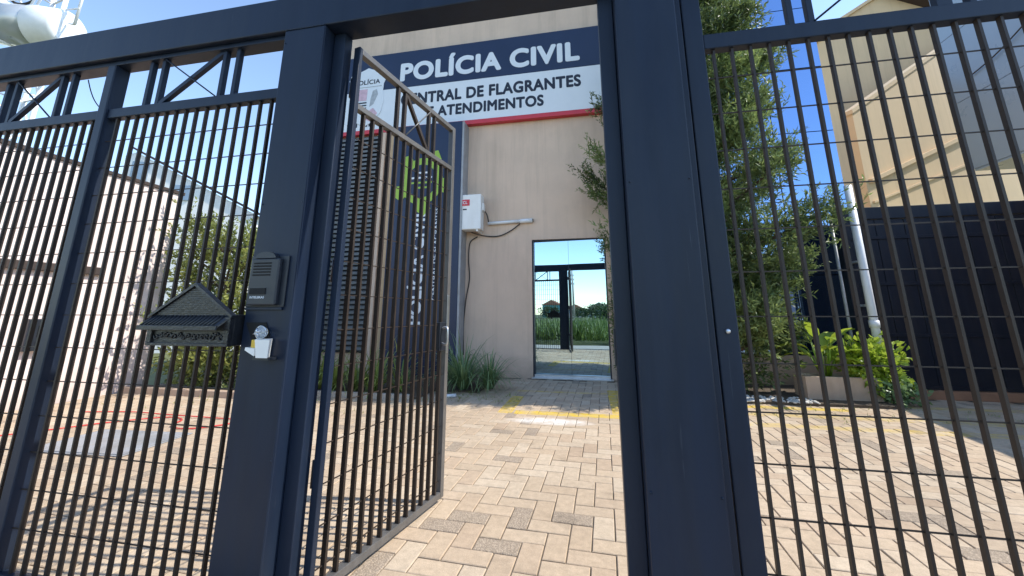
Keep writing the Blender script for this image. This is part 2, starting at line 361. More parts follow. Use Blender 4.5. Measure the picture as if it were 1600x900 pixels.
# herringbone pavers
W_, L_, GAP = .122, .244, .0062
def paver_mesh(horizontal):
    lx, ly = (L_, W_) if horizontal else (W_, L_); a, b_ = (lx - GAP) / 2, (ly - GAP) / 2; e = .0035
    v = [(-a, -b_, -.03), (a, -b_, -.03), (a, b_, -.03), (-a, b_, -.03), (-a, -b_, -e), (a, -b_, -e), (a, b_, -e), (-a, b_, -e),
         (-a+e, -b_+e, 0), (a-e, -b_+e, 0), (a-e, b_-e, 0), (-a+e, b_-e, 0)]
    f = [(0, 1, 5, 4), (1, 2, 6, 5), (2, 3, 7, 6), (3, 0, 4, 7), (4, 5, 9, 8), (5, 6, 10, 9), (6, 7, 11, 10), (7, 4, 8, 11), (8, 9, 10, 11)]
    return v, f
PM = {}
for hz in (True, False):
    me = bpy.data.meshes.new('paver'); v, f = paver_mesh(hz); me.from_pydata(v, [], f); me.update(); me.materials.append(M['paver']); PM[hz] = (me, v, f)
slots = []
rot = R(-2.2); cr, sr = math.cos(rot), math.sin(rot)
for i in range(-75, 75):
    for j in range(-10, 80):
        k = (i - j) % 4
        if k == 0: cx_, cy_, hz = (i + 1) * W_, (j + .5) * W_, True
        elif k == 3: cx_, cy_, hz = (i + .5) * W_, (j + 1) * W_, False
        else: continue
        x, y = cx_ * cr - cy_ * sr, cx_ * sr + cy_ * cr
        if not (-7.22 < x < 6.6 and 1.36 < y < 7.52): continue
        if x > 4.0 and y > 6.85: continue
        slots.append((x, y, hz))
def inview(x, y):
    xr = x * math.cos(R(11)) + y * math.sin(R(11)); d = -x * math.sin(R(11)) + y * math.cos(R(11))
    return d > 1.95 and abs(xr) / d < 1.36
def blocked(x, y):
    t = 1.54 / y; xx = x * t
    return -1.58 < xx < -1.28 or .09 < xx < .5
vis = sorted([s for s in slots if inview(s[0], s[1]) and not blocked(s[0], s[1])], key=lambda s: s[0]**2 + s[1]**2 + (40 if abs(s[0] + .3) > 1.6 and s[1] > 4.2 else 0))
single = set(vis[:300]); v, f, tn = [], [], []
for s in slots:
    x, y, hz = s; dz = random.uniform(-.0016, .0016); tx, ty = random.uniform(-.006, .006), random.uniform(-.006, .006); dr = rot + random.uniform(-.008, .008)
    if s in single:
        o = bpy.data.objects.new('paver', PM[hz][0]); COL.objects.link(o); o.parent = bed; o.location = Vector((x, y, dz)) - ORG[bed]; o.rotation_euler = (tx, ty, dr)
    else:
        k = len(v); c_, s_ = math.cos(dr), math.sin(dr)
        v += [(x + c_*p[0] - s_*p[1], y + s_*p[0] + c_*p[1], p[2] + dz + p[1]*tx - p[0]*ty) for p in PM[hz][1]]; f += [tuple(i + k for i in q) for q in PM[hz][2]]; tn += [random.random()] * 12
pf = mesh_obj('paver_field', v, f, M['paver'], bed, tone=tn); tag(pf, kind='stuff')

# ------------------------------------------------------------------ main building
mb = thing('police_building', 'beige police station facade with mirrored glass door and navy pilaster', 'building', (-.8, 7.6, 0))
FY = 7.6
# front wall with door opening, all butted
box('wall', -6.2, -1.07, FY, FY + .2, 0, 9, M['beige'], mb)
box('wall', -1.07, .38, FY, FY + .2, 2.66, 9, M['beige'], mb)
box('wall', .38, 1.55, FY, FY + .2, 0, 9, M['beige'], mb)
box('wall', -6.2, -6.0, FY + .2, 17, 0, 9, M['beige'], mb)
box('wall', 4.44, 4.64, FY + .2, 17, 0, 9, M['beige'], mb)
box('roof', -6.0, 4.44, FY + .2, 17, 8.7, 8.85, M['conc'], mb)
box('coping', -6.24, 4.68, FY - .04, FY + .24, 9.0, 9.06, M['conc'], mb)
box('plinth', 1.55, 4.64, FY, FY + .2, 0, .5, M['beige'], mb)
box('wall', 1.55, 4.64, FY, FY + .2, 8.6, 9, M['beige'], mb)
# blue curtain wall
cw = box('curtain_wall', 1.55, 4.64, FY + .06, FY + .19, .5, 8.6, M['ink'], mb); tag(cw, 'blue mirrored curtain wall behind the tree')
for i in range(3):
    for j in range(6):
        x0 = 1.57 + i * 1.025; z0 = .52 + j * 1.345
        box('pane', x0, x0 + 1.005, FY + .03, FY + .058, z0, z0 + 1.328, M['blueglass'], cw)
# navy pilaster under the sign, tan posts and louvres left of it
pil = box('pilaster', -4.08, -2.50, 7.25, FY - .002, 0, 5.26, M['signnavy'], mb, .008)
box('edge_trim', -2.498, -2.455, 7.262, FY - .003, 0, 5.255, M['galv'], mb)
box('post', -4.24, -4.10, 7.40, FY - .002, 0, 5.25, M['orangepost'], mb, .004)
box('post', -4.50, -4.38, 7.42, FY - .002, 0, 5.25, M['beige'], mb, .004)
lv = box('louvre_frame', -6.1, -4.52, 7.55, FY - .002, .4, 5.25, M['ink'], mb)
for i in range(46):
    z = .46 + i * .104
    o = mesh_obj('slat', [(-6.06, 7.475, z), (-4.54, 7.475, z), (-4.54, 7.475, z + .055), (-6.06, 7.475, z + .055), (-6.06, 7.545, z + .03), (-4.54, 7.545, z + .03), (-4.54, 7.545, z + .085), (-6.06, 7.545, z + .085)],
                 [(0, 1, 2, 3), (4, 7, 6, 5), (0, 4, 5, 1), (3, 2, 6, 7), (0, 3, 7, 4), (1, 5, 6, 2)], M['greyrib'], lv) if i == 0 else link('slat', slat_me, (slat_c[0], slat_c[1], slat_c[2] + i * .104), lv)
    if i == 0: slat_me = o.data; slat_c = ORG[o]
# emblem on the pilaster
ey = 7.245
em = prism_y('emblem', [(-3.36 + .47 * math.cos(R(a)), 3.95 + .52 * math.sin(R(a))) for a in range(0, 360, 10)], ey - .006, ey + .004, M['lime'], mb); tag(em, 'lime green round badge with pentagon points')
prism_y('emblem_disc', [(-3.36 + .33 * math.cos(R(a)), 3.95 + .37 * math.sin(R(a))) for a in range(0, 360, 12)], ey - .010, ey - .0065, M['signnavy'], em)
for a in (18, 54 + 36, 162, 234, 306):
    pc = (-3.36 + .52 * math.cos(R(a - 30)), 3.95 + .58 * math.sin(R(a - 30)))
    prism_y('point', [(pc[0] + .17 * math.cos(R(a - 30 + 72 * q)), pc[1] + .19 * math.sin(R(a - 30 + 72 * q))) for q in range(5)], ey - .009, ey + .003, M['lime'], em)
for q, w in ((.16, .34), (.05, .46), (-.06, .46), (-.17, .30)):
    prism_y('stripe', [(-3.36 - w/2, 3.95 + q), (-3.36 + w/2, 3.95 + q), (-3.36 + w/2, 3.99 + q), (-3.36 - w/2, 3.99 + q)], ey - .014, ey - .0105, M['signwhite'] if q in (.16, .05) else M['lime'], em)
text('lettering', 'POLÍCIA CIVIL', 2.35, .33, (-3.40, ey - .002, 2.16), M['signwhite'], mb, rot=R(90), bold=.03)
text('lettering', 'CENTRAL DE FLAGRANTES', 1.9, .11, (-2.98, ey - .002, 2.4), M['signwhite'], mb, rot=R(90), bold=.012)
# glazed door: two tall mirrored leaves, very slightly turned in their frame
dr = thing('glass_door', 'mirrored glass double door in thin dark frame reflecting the street', 'door', (-.345, FY, 0))
for x0, x1 in ((-1.07, -1.045), (.355, .38)): box('frame', x0, x1, FY + .03, FY + .12, .03, 2.66, M['ink'], dr)
box('frame', -1.045, .355, FY + .03, FY + .12, 2.635, 2.66, M['ink'], dr)
box('threshold', -1.09, .40, FY - .08, FY + .12, .002, .03, M['alu'], dr, .004)
for x0, x1, t in ((-1.043, -.347, 1), (-.343, .353, 1)):
    k = -math.tan(R(2.7)); xm = -.345
    ya, yb = FY + .075 + (x0 - xm) * k, FY + .075 + (x1 - xm) * k
    pane = mesh_obj('pane', [(x0, ya, .032), (x1, yb, .032), (x1, yb + .01, .032), (x0, ya + .01, .032), (x0, ya, 2.633), (x1, yb, 2.633), (x1, yb + .01, 2.633), (x0, ya + .01, 2.633)], BOXF, M['doorglass'], dr)
box('centre_gasket', -.3465, -.3435, FY + .066, FY + .092, .034, 2.632, M['ink'], dr)
box('bottom_rail', -1.043, .353, FY + .02, FY + .055, .032, .075, M['alu'], dr)
box('sticker', .16, .30, FY + .052, FY + .056, .09, .14, M['white'], dr)

# ------------------------------------------------------------------ sign
sg = thing('facade_sign', 'wide navy and white POLÍCIA CIVIL sign with red lower edge on facade', 'sign', (-2.3, 7.5, 5.3))
SX0, SX1, SY = -5.95, 1.3, 7.49
box('navy_band', SX0, SX1, SY, FY - .002, 6.40, 7.36, M['signnavy'], sg, .004)
box('white_band', SX0, SX1, SY + .002, FY - .002, 5.392, 6.398, M['signwhite'], sg, .003)
box('red_edge', SX0, SX1, SY - .012, FY - .002, 5.29, 5.39, M['signred'], sg, .004)
text('lettering', 'POLÍCIA CIVIL', 4.2, .60, (-2.06, SY - .003, 6.855), M['signwhite'], sg, bold=.047)
text('lettering', 'CENTRAL DE FLAGRANTES', 4.15, .29, (-2.03, SY - .001, 6.08), M['ink'], sg, bold=.042)
text('lettering', 'E ATENDIMENTOS', 2.66, .27, (-2.09, SY - .001, 5.70), M['ink'], sg, bold=.042)
# shield crest
def shield(cx, cz, w, h):
    half = [(0, .5), (.10, .47), (.22, .44), (.30, .47), (.44, .40), (.50, .30), (.44, .20), (.43, .08), (.46, -.12), (.40, -.30), (.22, -.44), (0, -.52)]
    return [(cx + x * w, cz + z * h) for x, z in half] + [(cx - x * w, cz + z * h) for x, z in half[-2:0:-1]]
sh = prism_y('crest', shield(-5.0, 6.27, .98, 1.52)[::-1], SY - .010, SY - .001, M['signwhite'], sg); tag(sh, 'white police shield crest with pink field')
prism_y('crest_line', [(-5.38, 6.52), (-4.62, 6.52), (-4.62, 6.505), (-5.38, 6.505)][::-1], SY - .014, SY - .0105, M['greyp'], sh)
prism_y('crest_field', [(-5.37, 6.46), (-4.98, 6.46), (-4.99, 6.16), (-5.37, 6.16)][::-1], SY - .013, SY - .0105, M['pink'], sh)
for q in range(3): prism_y('crest_stripe', [(-5.36 + q*.03, 6.12 - q*.07), (-4.98, 6.12 - q*.07), (-4.98, 6.085 - q*.07), (-5.36 + q*.03, 6.085 - q*.07)][::-1], SY - .013, SY - .0105, M['ink'], sh)
prism_y('crest_figure', [(-4.90, 5.98), (-4.80, 6.05), (-4.70, 6.30), (-4.74, 6.44), (-4.84, 6.40), (-4.88, 6.20)], SY - .013, SY - .0105, M['greyp'], sh)
prism_y('crest_figure', [(-5.1, 5.72), (-4.85, 5.60), (-4.68, 5.80), (-4.80, 5.95), (-4.96, 5.86)], SY - .013, SY - .0105, M['pink'], sh)
text('crest_lettering', 'POLÍCIA', .66, .15, (-5.0, SY - .012, 6.66), M['ink'], sh, bold=.02)
text('lettering', 'CIVIL', .7, .16, (-5.1, SY - .001, 5.56), M['ink'], sg, bold=.03)

# ------------------------------------------------------------------ wall unit, conduit and cables
ac = thing('air_conditioner', 'white wall-mounted outdoor unit with red label left of the door', 'appliance', (-2.37, 7.3, 2.86))
box('casing', -2.66, -2.06, 7.28, 7.52, 2.86, 3.60, M['white'], ac, .018, 3)
box('label_plate', -2.54, -2.30, 7.270, 7.279, 3.36, 3.49, M['signred'], ac, .003)
text('lettering', 'TCL', .15, .065, (-2.42, 7.267, 3.425), M['signwhite'], ac, bold=.02)
box('small_mark', -2.44, -2.36, 7.274, 7.279, 3.27, 3.295, M['ink'], ac)
box('valve_cover', -2.058, -2.02, 7.34, 7.46, 3.26, 3.42, M['white'], ac, .01)
for x in (-2.58, -2.14): box('bracket', x - .02, x + .02, 7.30, FY - .002, 2.825, 2.858, M['white'], ac)
cd = thing('conduit', 'white pipe run along facade above the glass door', 'pipe', (-1.6, 7.55, 3.03))
tube('pipe', [(-1.98, 7.56, 3.03), (-1.30, 7.56, 3.05)], .034, M['pvc'], cd, 12); tube('sleeve', [(-1.30, 7.56, 3.05), (-1.04, 7.56, 3.055)], .044, M['pvc'], cd, 12); tube('open_end', [(-1.045, 7.56, 3.055), (-1.03, 7.56, 3.055)], .036, M['grill'], cd, 12)
c = tube('cable', smoothcurve([(-2.06, 7.45, 3.32), (-2.0, 7.53, 3.22), (-1.97, 7.55, 3.08), (-1.96, 7.555, 3.03)]), .012, M['cable']); tag(c, 'short dark cable from the white wall unit into the pipe', 'cable')
c = tube('cable', smoothcurve([(-2.30, 7.45, 2.83), (-2.05, 7.55, 2.77), (-1.75, 7.57, 2.76), (-1.50, 7.57, 2.86), (-1.30, 7.56, 3.0)]), .012, M['cable']); tag(c, 'dark cable sagging from under the wall unit to the pipe', 'cable')
c = tube('cable', smoothcurve([(-2.20, 7.56, 2.76), (-2.36, 7.57, 2.64), (-2.39, 7.58, 2.3), (-2.36, 7.58, 1.9), (-2.42, 7.58, 1.5), (-2.46, 7.58, 1.0), (-2.45, 7.58, .4)]), .011, M['cable']); tag(c, 'dark cable hanging down the beige wall below the wall unit', 'cable')

# ------------------------------------------------------------------ front gate: posts, lintel, fence panels
PY = 1.54
def post(x0, x1, label):
    t = thing('gate_post', label, 'post', ((x0 + x1)/2, PY + .07, 0), group='navy gate posts')
    box('column', x0, x1, PY, PY + .14, -.01, 2.698, M['navy'], t, .006)
    return t
p1 = post(-1.552, -1.306, 'wide navy steel gate post that carries the intercom and mailbox')
box('seam_strip', -1.322, -1.309, PY - .0025, PY + .002, .01, 2.69, M['navy'], p1)
box('door_stop', -1.304, -1.236, PY + .075, PY + .138, -.01, 2.698, M['navy'], p1, .004)
for z in (.45, 1.35, 2.35): tube('hinge', [(-1.222, 1.692, z), (-1.222, 1.692, z + .11)], .014, M['blackp'], p1, 12)
p2 = post(.172, .426, 'wide plain navy steel gate post at the latch side of the opening')
box('door_stop', .102, .170, PY + .075, PY + .138, -.01, 2.698, M['navy'], p2, .004)
box('side_channel', .428, .462, PY + .06, PY + .138, -.01, 2.698, M['navy'], p2, .003)
box('strike_plate', .096, .1015, PY + .09, PY + .125, 1.0, 1.14, M['blackp'], p2)
ln = thing('gate_lintel', 'long navy steel beam running over the gate and the left fence', 'beam', (-1, PY + .07, 2.70))
box('beam', -4.9, 3.4, PY, PY + .14, 2.70, 2.915, M['navy'], ln, .006)
box('lip', -4.9, -1.56, PY + .03, PY + .11, 2.672, 2.699, M['navy'], ln, .003)
random.seed(5)
for par, x0, x1 in ((p1, -1.55, -1.308), (p2, .174, .424)):
    pts = [(x0 + (x1 - x0)*k/40, PY - .0005, 2.6985 + random.uniform(-.0015, .0015)) for k in range(41)]
    tube('weld_bead', pts, [random.uniform(.0026, .0045) for _ in pts], M['navy'], par, 6)
for x in (-1.54, -1.318, .186, .412):
    for z in (.6, 1.72, 2.62): tube('rivet', [(x, PY - .003, z), (x, PY + .001, z)], .0042, M['navy'], p1 if x < 0 else p2, 10)
BT, BD = .0098, .0185
def fence_panel(t, x0, x1, y, top, rails, bars, wires, pairs, brace, band_top, zb=-.02, pm=M['navy'], bm=M['bar'], wire_m=M['bar'], frame_x=()):
    """rails (z0,z1), flat bars, cross wires and the crossed band above; bar depth runs through the fence"""
    for z0, z1 in rails: box('rail', x0, x1, y - .02, y + .025, z0, z1, pm, t, .004)
    zr = rails[0][0]
    for x in bars: box('bar', x - BT/2, x + BT/2, y - BD/2, y + BD/2, zb + .04, zr, bm, t)
    for z in wires: box('wire', x0, x1, y - .0023, y + .0023, z - .0023, z + .0023, wire_m, t)
    for x in pairs: box('band_bar', x - .012, x + .012, y - .014, y + .014, rails[0][1], band_top, pm, t, .002)
    zt, zl = band_top, rails[0][1]
    for (a, b_) in brace:
        v, f = [], []
        d = Vector((b_ - a, 0, zt - zl)); n_ = Vector((-d.z, 0, d.x)).normalized() * .012
        A, B_ = Vector((a, 0, zl)), Vector((b_, 0, zt))
        vv = [A - n_, B_ - n_, B_ + n_, A + n_]
        v = [(q.x, y - .012, q.z) for q in vv] + [(q.x, y + .012, q.z) for q in vv]
        mesh_obj('brace', v, BOXF, pm, t)
        tube('brace_rod', [(a, y - .017, zt), (b_, y - .017, zl)], .0045, pm, t, 6)
    box('bottom_rail', x0, x1, y - .02, y + .02, zb, zb + .04, pm, t, .003)
LY = 1.60
wl_z = [2.185 - .1655 * i for i in range(13)]
f1 = thing('bar_fence', 'dense black bar fence panel beside the mailbox post', 'fence', (-2.13, LY, 0), group='left bar fence panels')
fence_panel(f1, -2.743, -1.554, LY, 0, [(2.325, 2.385)], [-2.682 + .0700 * i for i in range(16)], wl_z, (-2.50, -2.41, -1.98, -1.89), [(-2.395, -1.995)], 2.671)
f2 = thing('bar_fence', 'dense black bar fence panel at the far left edge', 'fence', (-3.6, LY, 0), group='left bar fence panels')
fence_panel(f2, -4.75, -2.807, LY, 0, [(2.325, 2.385)], [-4.69 + .0700 * i for i in range(27)], wl_z, (-3.67, -3.59, -3.20, -3.11), [(-3.575, -3.215)], 2.671)
m1 = thing('fence_post', 'slim navy fence post between the two left bar panels', 'post', (-2.78, LY, 0))
box('tube', -2.805, -2.745, LY - .035, LY + .045, -.01, 2.671, M['navy'], m1, .005)
c = tube('cable', smoothcurve([(-3.08, 1.64, 2.66), (-3.05, 1.65, 2.58), (-2.99, 1.65, 2.50), (-2.92, 1.66, 2.43), (-2.86, 1.66, 2.40)]), .003, M['cable']); tag(c, 'thin black cable dangling below the beam at upper left', 'cable')
# right sliding panel
RY = 1.635
f3 = thing('sliding_gate', 'navy sliding gate panel of spaced flat bars right of the post', 'gate', (1.8, RY, 0))
box('stile', .468, .546, RY - .03, RY + .03, .05, 2.99, M['navy'], f3, .005)
rz = [2.20 - .1685 * i for i in range(13)]
fence_panel(f3, .548, 3.3, RY, 0, [(2.335, 2.408)], [.588 + .0742 * i for i in range(36)], rz, (.905, .982, 1.47, 1.55), [], 2.99)
tube('brace_rod', [(.99, RY - .018, 2.41), (1.46, RY - .018, 2.78)], .0045, M['navy'], f3, 6)
tube('bolt', [(.507, RY - .036, 1.135), (.507, RY - .028, 1.135)], .009, M['alu'], f3, 10)
box('dark_band', 1.43, 1.46, RY - .014, RY + .014, 2.41, 2.99, M['navy'], f3)

# open gate leaf (local frame: x along the leaf from the hinge, y across, z up)
LFL = 1.045; lf_ang = math.atan2(2.685 - 1.665, -1.0 + 1.195)
lf = thing('gate_leaf', 'narrow black bar gate leaf standing open into the yard', 'gate', (-1.195, 1.665, 0), lf_ang, local=True)
lp = M['leafpaint']
box('stile', 0, .026, -.02, .02, .03, 2.64, M['navy'], lf, .003)
box('stile', LFL - .04, LFL, -.02, .02, .03, 2.64, lp, lf, .003)
for z0, z1 in ((2.605, 2.64), (2.275, 2.308), (.03, .068)): box('rail', .0262, LFL - .0402, -.019, .019, z0, z1, lp, lf, .003)
for i in range(13):
    x = .088 + i * .0725
    box('bar', x - .0062, x + .0062, -.0125, .0125, .068, 2.275, M['bar'], lf)
for i in range(14):
    z = .13 + i * .1655
    if z < 2.2: box('wire', .045, LFL - .04, -.0023, .0023, z - .0023, z + .0023, M['bar'], lf)
for x in (.36, .43, .70, .77): box('band_bar', x - .010, x + .010, -.012, .012, 2.308, 2.605, M['bar'], lf)
d = Vector((.26, 0, -.297)); n_ = Vector((-d.z, 0, d.x)).normalized() * .011
vv = [Vector((.435, 0, 2.605)) - n_, Vector((.695, 0, 2.308)) - n_, Vector((.695, 0, 2.308)) + n_, Vector((.435, 0, 2.605)) + n_]
mesh_obj('brace', [(q.x, -.011, q.z) for q in vv] + [(q.x, .011, q.z) for q in vv], BOXF, M['bar'], lf)
tube('brace_rod', [(.435, -.017, 2.308), (.695, -.017, 2.605)], .0045, M['leafpaint'], lf, 6)
lk = box('lock_case', LFL - .125, LFL - .042, -.024, .024, .95, 1.14, M['blackp'], lf, .004)
box('lock_plate', LFL - .0395, LFL - .012, -.0235, -.0205, .93, 1.33, M['alu'], lf, .001)
tube('pull_handle', smoothcurve([(LFL - .10, -.026, 1.0), (LFL - .10, -.065, 1.0), (LFL - .10, -.065, 1.10), (LFL - .10, -.026, 1.10)], 5), .008, M['alu'], lf, 8)

# ------------------------------------------------------------------ mailbox, intercom and lamp on the left post
mbx = thing('mailbox', 'black ornate house-shaped mailbox hung beside the intercom post', 'mailbox', (-1.79, 1.55, 1.055))
W0, W1, Z0, ZE, ZP, MF, MK = -2.005, -1.558, 1.056, 1.182, 1.335, 1.488, 1.585
prism_y('front_plate', [(W0, Z0), (W1, Z0), (W1, ZE), ((W0+W1)/2, ZP - .012), (W0, ZE)], MF, MF + .012, M['black'], mbx)
box('body', W0 + .006, W1 - .002, MF + .0122, MK, Z0 + .002, ZE + .012, M['black'], mbx, .003)
for sx in (0, 1):
    xe = (W0 - .012) if sx == 0 else (W1 + .003); xm = (W0 + W1)/2
    v = [(xe, MF - .012, ZE - .004), (xm, MF - .012, ZP - .010), (xm, MF + .016, ZP - .010), (xe, MF + .016, ZE - .004), (xe, MF - .012, ZE + .009), (xm, MF - .012, ZP + .004), (xm, MF + .016, ZP + .004), (xe, MF + .016, ZE + .009)]
    mesh_obj('roof_slope', v, BOXF if sx == 0 else [q[::-1] for q in BOXF], M['black'], mbx)
v = [(W0 - .016, MF - .040, 1.137), (W1 - .034, MF - .040, 1.137), (W1 - .004, MF, 1.183), (W0 + .006, MF, 1.183), (W0 - .016, MF - .040, 1.146), (W1 - .034, MF - .040, 1.146), (W1 - .004, MF, 1.192), (W0 + .006, MF, 1.192)]
hd = mesh_obj('hood', v, BOXF, M['black'], mbx)
for i in range(19):
    x = W0 + .004 + i * .0216
    tube('tile_rib', [(x - .010, MF - .039, 1.148), (x + .012, MF - .003, 1.190)], .0046, M['black'], hd, 6)
box('hood_lip', W0 - .018, W1 - .032, MF - .047, MF - .039, 1.127, 1.148, M['black'], hd, .002)
for i in range(13):
    z = 1.200 + i * .0095; hw = (W1 - W0)/2 * (ZP - .012 - z) / (ZP - .012 - ZE) - .008
    if hw > .01: box('shingle_row', (W0+W1)/2 - hw, (W0+W1)/2 + hw, MF - .0045, MF + .001, z, z + .006, M['black'], mbx)
for x0, x1, z0, z1 in ((W0, W0 + .026, Z0 + .0145, 1.128), (W1 - .026, W1, Z0 + .0145, 1.176), (W0, W1, Z0 + .001, Z0 + .014)):
    box('moulding', x0, x1, MF - .011, MF + .0005, z0, z1, M['black'], mbx, .002)
for i in range(8):
    z = Z0 + .02 + i * .014; box('moulding_notch', W1 - .027, W1 + .0015, MF - .0145, MF - .0105, z, z + .008, M['black'], mbx)
random.seed(11)
for i in range(15):                         # raised scrollwork
    cx_ = W0 + .048 + i * .0252; cz_ = 1.099 + random.uniform(-.010, .010); r0 = random.uniform(.011, .018); sgn = random.choice((-1, 1)); a0 = random.uniform(0, 6)
    pts = [(cx_ + r0 * (1 - t/14) * math.cos(a0 + sgn*t*.55), MF - .003, cz_ + r0 * (1 - t/14) * math.sin(a0 + sgn*t*.55)) for t in range(12)]
    tube('scroll', pts, .0036, M['black'], mbx, 6)

ic = thing('intercom', 'dark grille intercom panel on the left gate post above the white lamp', 'intercom', (-1.47, 1.53, 1.25))
box('back_plate', -1.546, -1.345, PY - .010, PY - .0005, 1.228, 1.462, M['blackp'], ic, .003)
box('body', -1.522, -1.372, PY - .034, PY - .0105, 1.236, 1.448, M['blackp'], ic, .006)
for i in range(5):
    z = 1.368 + i * .0135; box('grille_slot', -1.505, -1.412, PY - .0355, PY - .0335, z, z + .007, M['grill'], ic)
box('call_button', -1.508, -1.424, PY - .0375, PY - .0335, 1.284, 1.312, M['grill'], ic, .001)
text('lettering', 'INTELBRAS', .075, .010, (-1.466, PY - .035, 1.271), M['signwhite'], ic, bold=.01, depth=.001)
v, f = [], []
arc = [(-1.448 + .055 * math.cos(R(a)), 1.449 + .030 * math.sin(R(a))) for a in range(0, 181, 15)]
prism_y('rain_hood', arc[::-1], PY - .036, PY - .011, M['blackp'], ic)
box('screw_strip', -1.545, -1.352, PY - .012, PY - .0005, 1.216, 1.2275, M['navy'], ic, .001)
lm = thing('sensor_lamp', 'small white cup with round clear lens in recess of left gate post', 'lamp', (-1.47, 1.53, 1.0))
rc = prism_y('recess_plate', [(-1.535, 1.160), (-1.428, 1.160), (-1.402, 1.104), (-1.402, 1.075), (-1.487, 1.075)][::-1], PY - .004, PY - .0005, M['grill'], lm)
bm_ = bmesh.new(); bmesh.ops.create_uvsphere(bm_, u_segments=20, v_segments=12, radius=.026); me = bpy.data.meshes.new('lens'); bm_.to_mesh(me); bm_.free(); me.materials.append(M['lens'])
for p_ in me.polygons: p_.use_smooth = True
LX, LZ = -1.422, 1.118
link('lens', me, (LX, PY - .030, LZ), lm)
for a in (30, 100, 200, 300): tube('reflector_spoke', [(LX, PY - .058, LZ), (LX + .019*math.cos(R(a)), PY - .052, LZ + .019*math.sin(R(a)))], .0032, M['alu'], lm, 6)
tube('lens_ring', [(LX + .0275*math.cos(R(a)), PY - .034, LZ + .0275*math.sin(R(a))) for a in range(0, 361, 20)], .0024, M['alu'], lm, 6)
v = [(-1.404, PY - .062, 1.014), (-1.347, PY - .062, 1.014), (-1.388, PY - .002, 1.014), (-1.440, PY - .002, 1.014), (-1.414, PY - .068, 1.090), (-1.340, PY - .068, 1.090), (-1.385, PY - .002, 1.090), (-1.455, PY - .002, 1.090)]
mesh_obj('cup', v, BOXF, M['white'], lm)
box('clip', -1.452, -1.4185, PY - .046, PY - .020, 1.052, 1.088, M['brass'], lm, .002)
mesh_obj('lever', [(-1.468, PY - .058, 1.044), (-1.412, PY - .066, 1.022), (-1.412, PY - .03, 1.022), (-1.468, PY - .03, 1.044), (-1.466, PY - .058, 1.056), (-1.412, PY - .066, 1.052), (-1.412, PY - .03, 1.052), (-1.466, PY - .03, 1.056)], BOXF, M['white'], lm)
box('base', -1.432, -1.352, PY - .050, PY - .002, 1.003, 1.0135, M['blackp'], lm)

# ------------------------------------------------------------------ right side of the yard
bg = thing('black_gate', 'tall black sheet-metal gate in the shade at right', 'gate', (5.1, 6.93, 0))
box('post', 3.98, 4.12, 6.88, 7.0, 0, 2.86, M['blackgate'], bg, .006)
for i in range(6): box('panel', 4.125 + i * .395, 4.125 + i * .395 + .388, 6.925, 6.965, .125, 2.66, M['blackgate'], bg, .006)
box('rail', 4.122, 6.50, 6.90, 6.99, 2.665, 2.86, M['blackgate'], bg, .006)
for z in (.13, .86, 1.62, 2.34): box('cross_bar', 4.122, 6.50, 6.905, 6.9245, z, z + .05, M['blackgate'], bg, .003)
box('base_strip', 4.122, 6.50, 6.87, 6.99, 0.001, .12, M['brownbase'], bg, .004)
bw = mesh_obj('shade_wall', [(5.55, 1.75, -.41), (5.70, 1.75, -.41), (6.85, 7.05, -.41), (6.70, 7.05, -.41), (5.55, 1.75, 3.0), (5.70, 1.75, 3.0), (6.85, 7.05, 3.0), (6.70, 7.05, 3.0)], BOXF, M['whitewall']); tag(bw, 'unseen wall at right, added to cast a shadow edge on the yard', 'wall')  # out of view, added and angled to cast the shadow edge on the paving
pp = thing('standpipe', 'slim white vertical pipe in front of the black gate', 'pipe', (4.06, 6.62, 0))
tube('pipe', [(4.06, 6.62, 0), (4.06, 6.62, 3.15)], .052, M['pvc'], pp, 14); tube('coupling', [(4.06, 6.62, 1.0), (4.06, 6.62, 1.1)], .062, M['pvc'], pp, 14)
for z in (1.3, 1.95): box('pipe_clip', 4.0, 4.12, 6.655, 6.878, z, z + .03, M['alu'], pp)
p3 = tube('standpipe', [(3.90, 6.90, 0), (3.90, 6.90, 2.75)], .022, M['galv'], None, 10); tag(p3, 'thin grey metal conduit at the left corner of the black gate', 'pipe')
# planter
pt = thing('planter', 'long pinkish concrete planter box at the foot of the tree', 'planter', (3.42, 6.6, 0))
px0, px1, py0, py1, ph = 2.96, 3.88, 6.40, 6.76, .335
box('front_wall', px0, px1, py0, py0 + .05, .002, ph, M['planter'], pt, .006); box('back_wall', px0, px1, py1 - .05, py1, .002, ph, M['planter'], pt, .006)
box('side_wall', px0, px0 + .05, py0 + .0505, py1 - .0505, .002, ph, M['planter'], pt, .004); box('side_wall', px1 - .05, px1, py0 + .0505, py1 - .0505, .002, ph, M['planter'], pt, .004)
box('soil', px0 + .0505, px1 - .0505, py0 + .0505, py1 - .0505, .01, ph - .05, M['soil'], pt)

# ------------------------------------------------------------------ neighbours on the right
th = thing('gable_house', 'tan gabled neighbour house rising behind the added sloping wing', 'house', (10.37, 16.38, 0), R(2), local=True)
gz0, gs, pk = 12.9, .62, 2.27
prof = [(0, -.41), (11.7, -.41), (11.7, gz0 + gs*pk - .55*(5.46 - pk)), (5.46, gz0 + gs*pk - .55*(5.46 - pk)), (pk, gz0 + gs*pk), (0, gz0)]
prism_y('wall', prof, 0, 5, M['tan'], th)
def slab(name, xa, za, xb, zb, y0, y1, th_, m, par):
    v = [(xa, y0, za), (xb, y0, zb), (xb, y1, zb), (xa, y1, za), (xa, y0, za + th_), (xb, y0, zb + th_), (xb, y1, zb + th_), (xa, y1, za + th_)]
    return mesh_obj(name, v, BOXF, m, par)
slab('roof', -.15, gz0 - .09, pk, gz0 + gs*pk + .004, -.12, 5.4, .14, M['tan'], th)
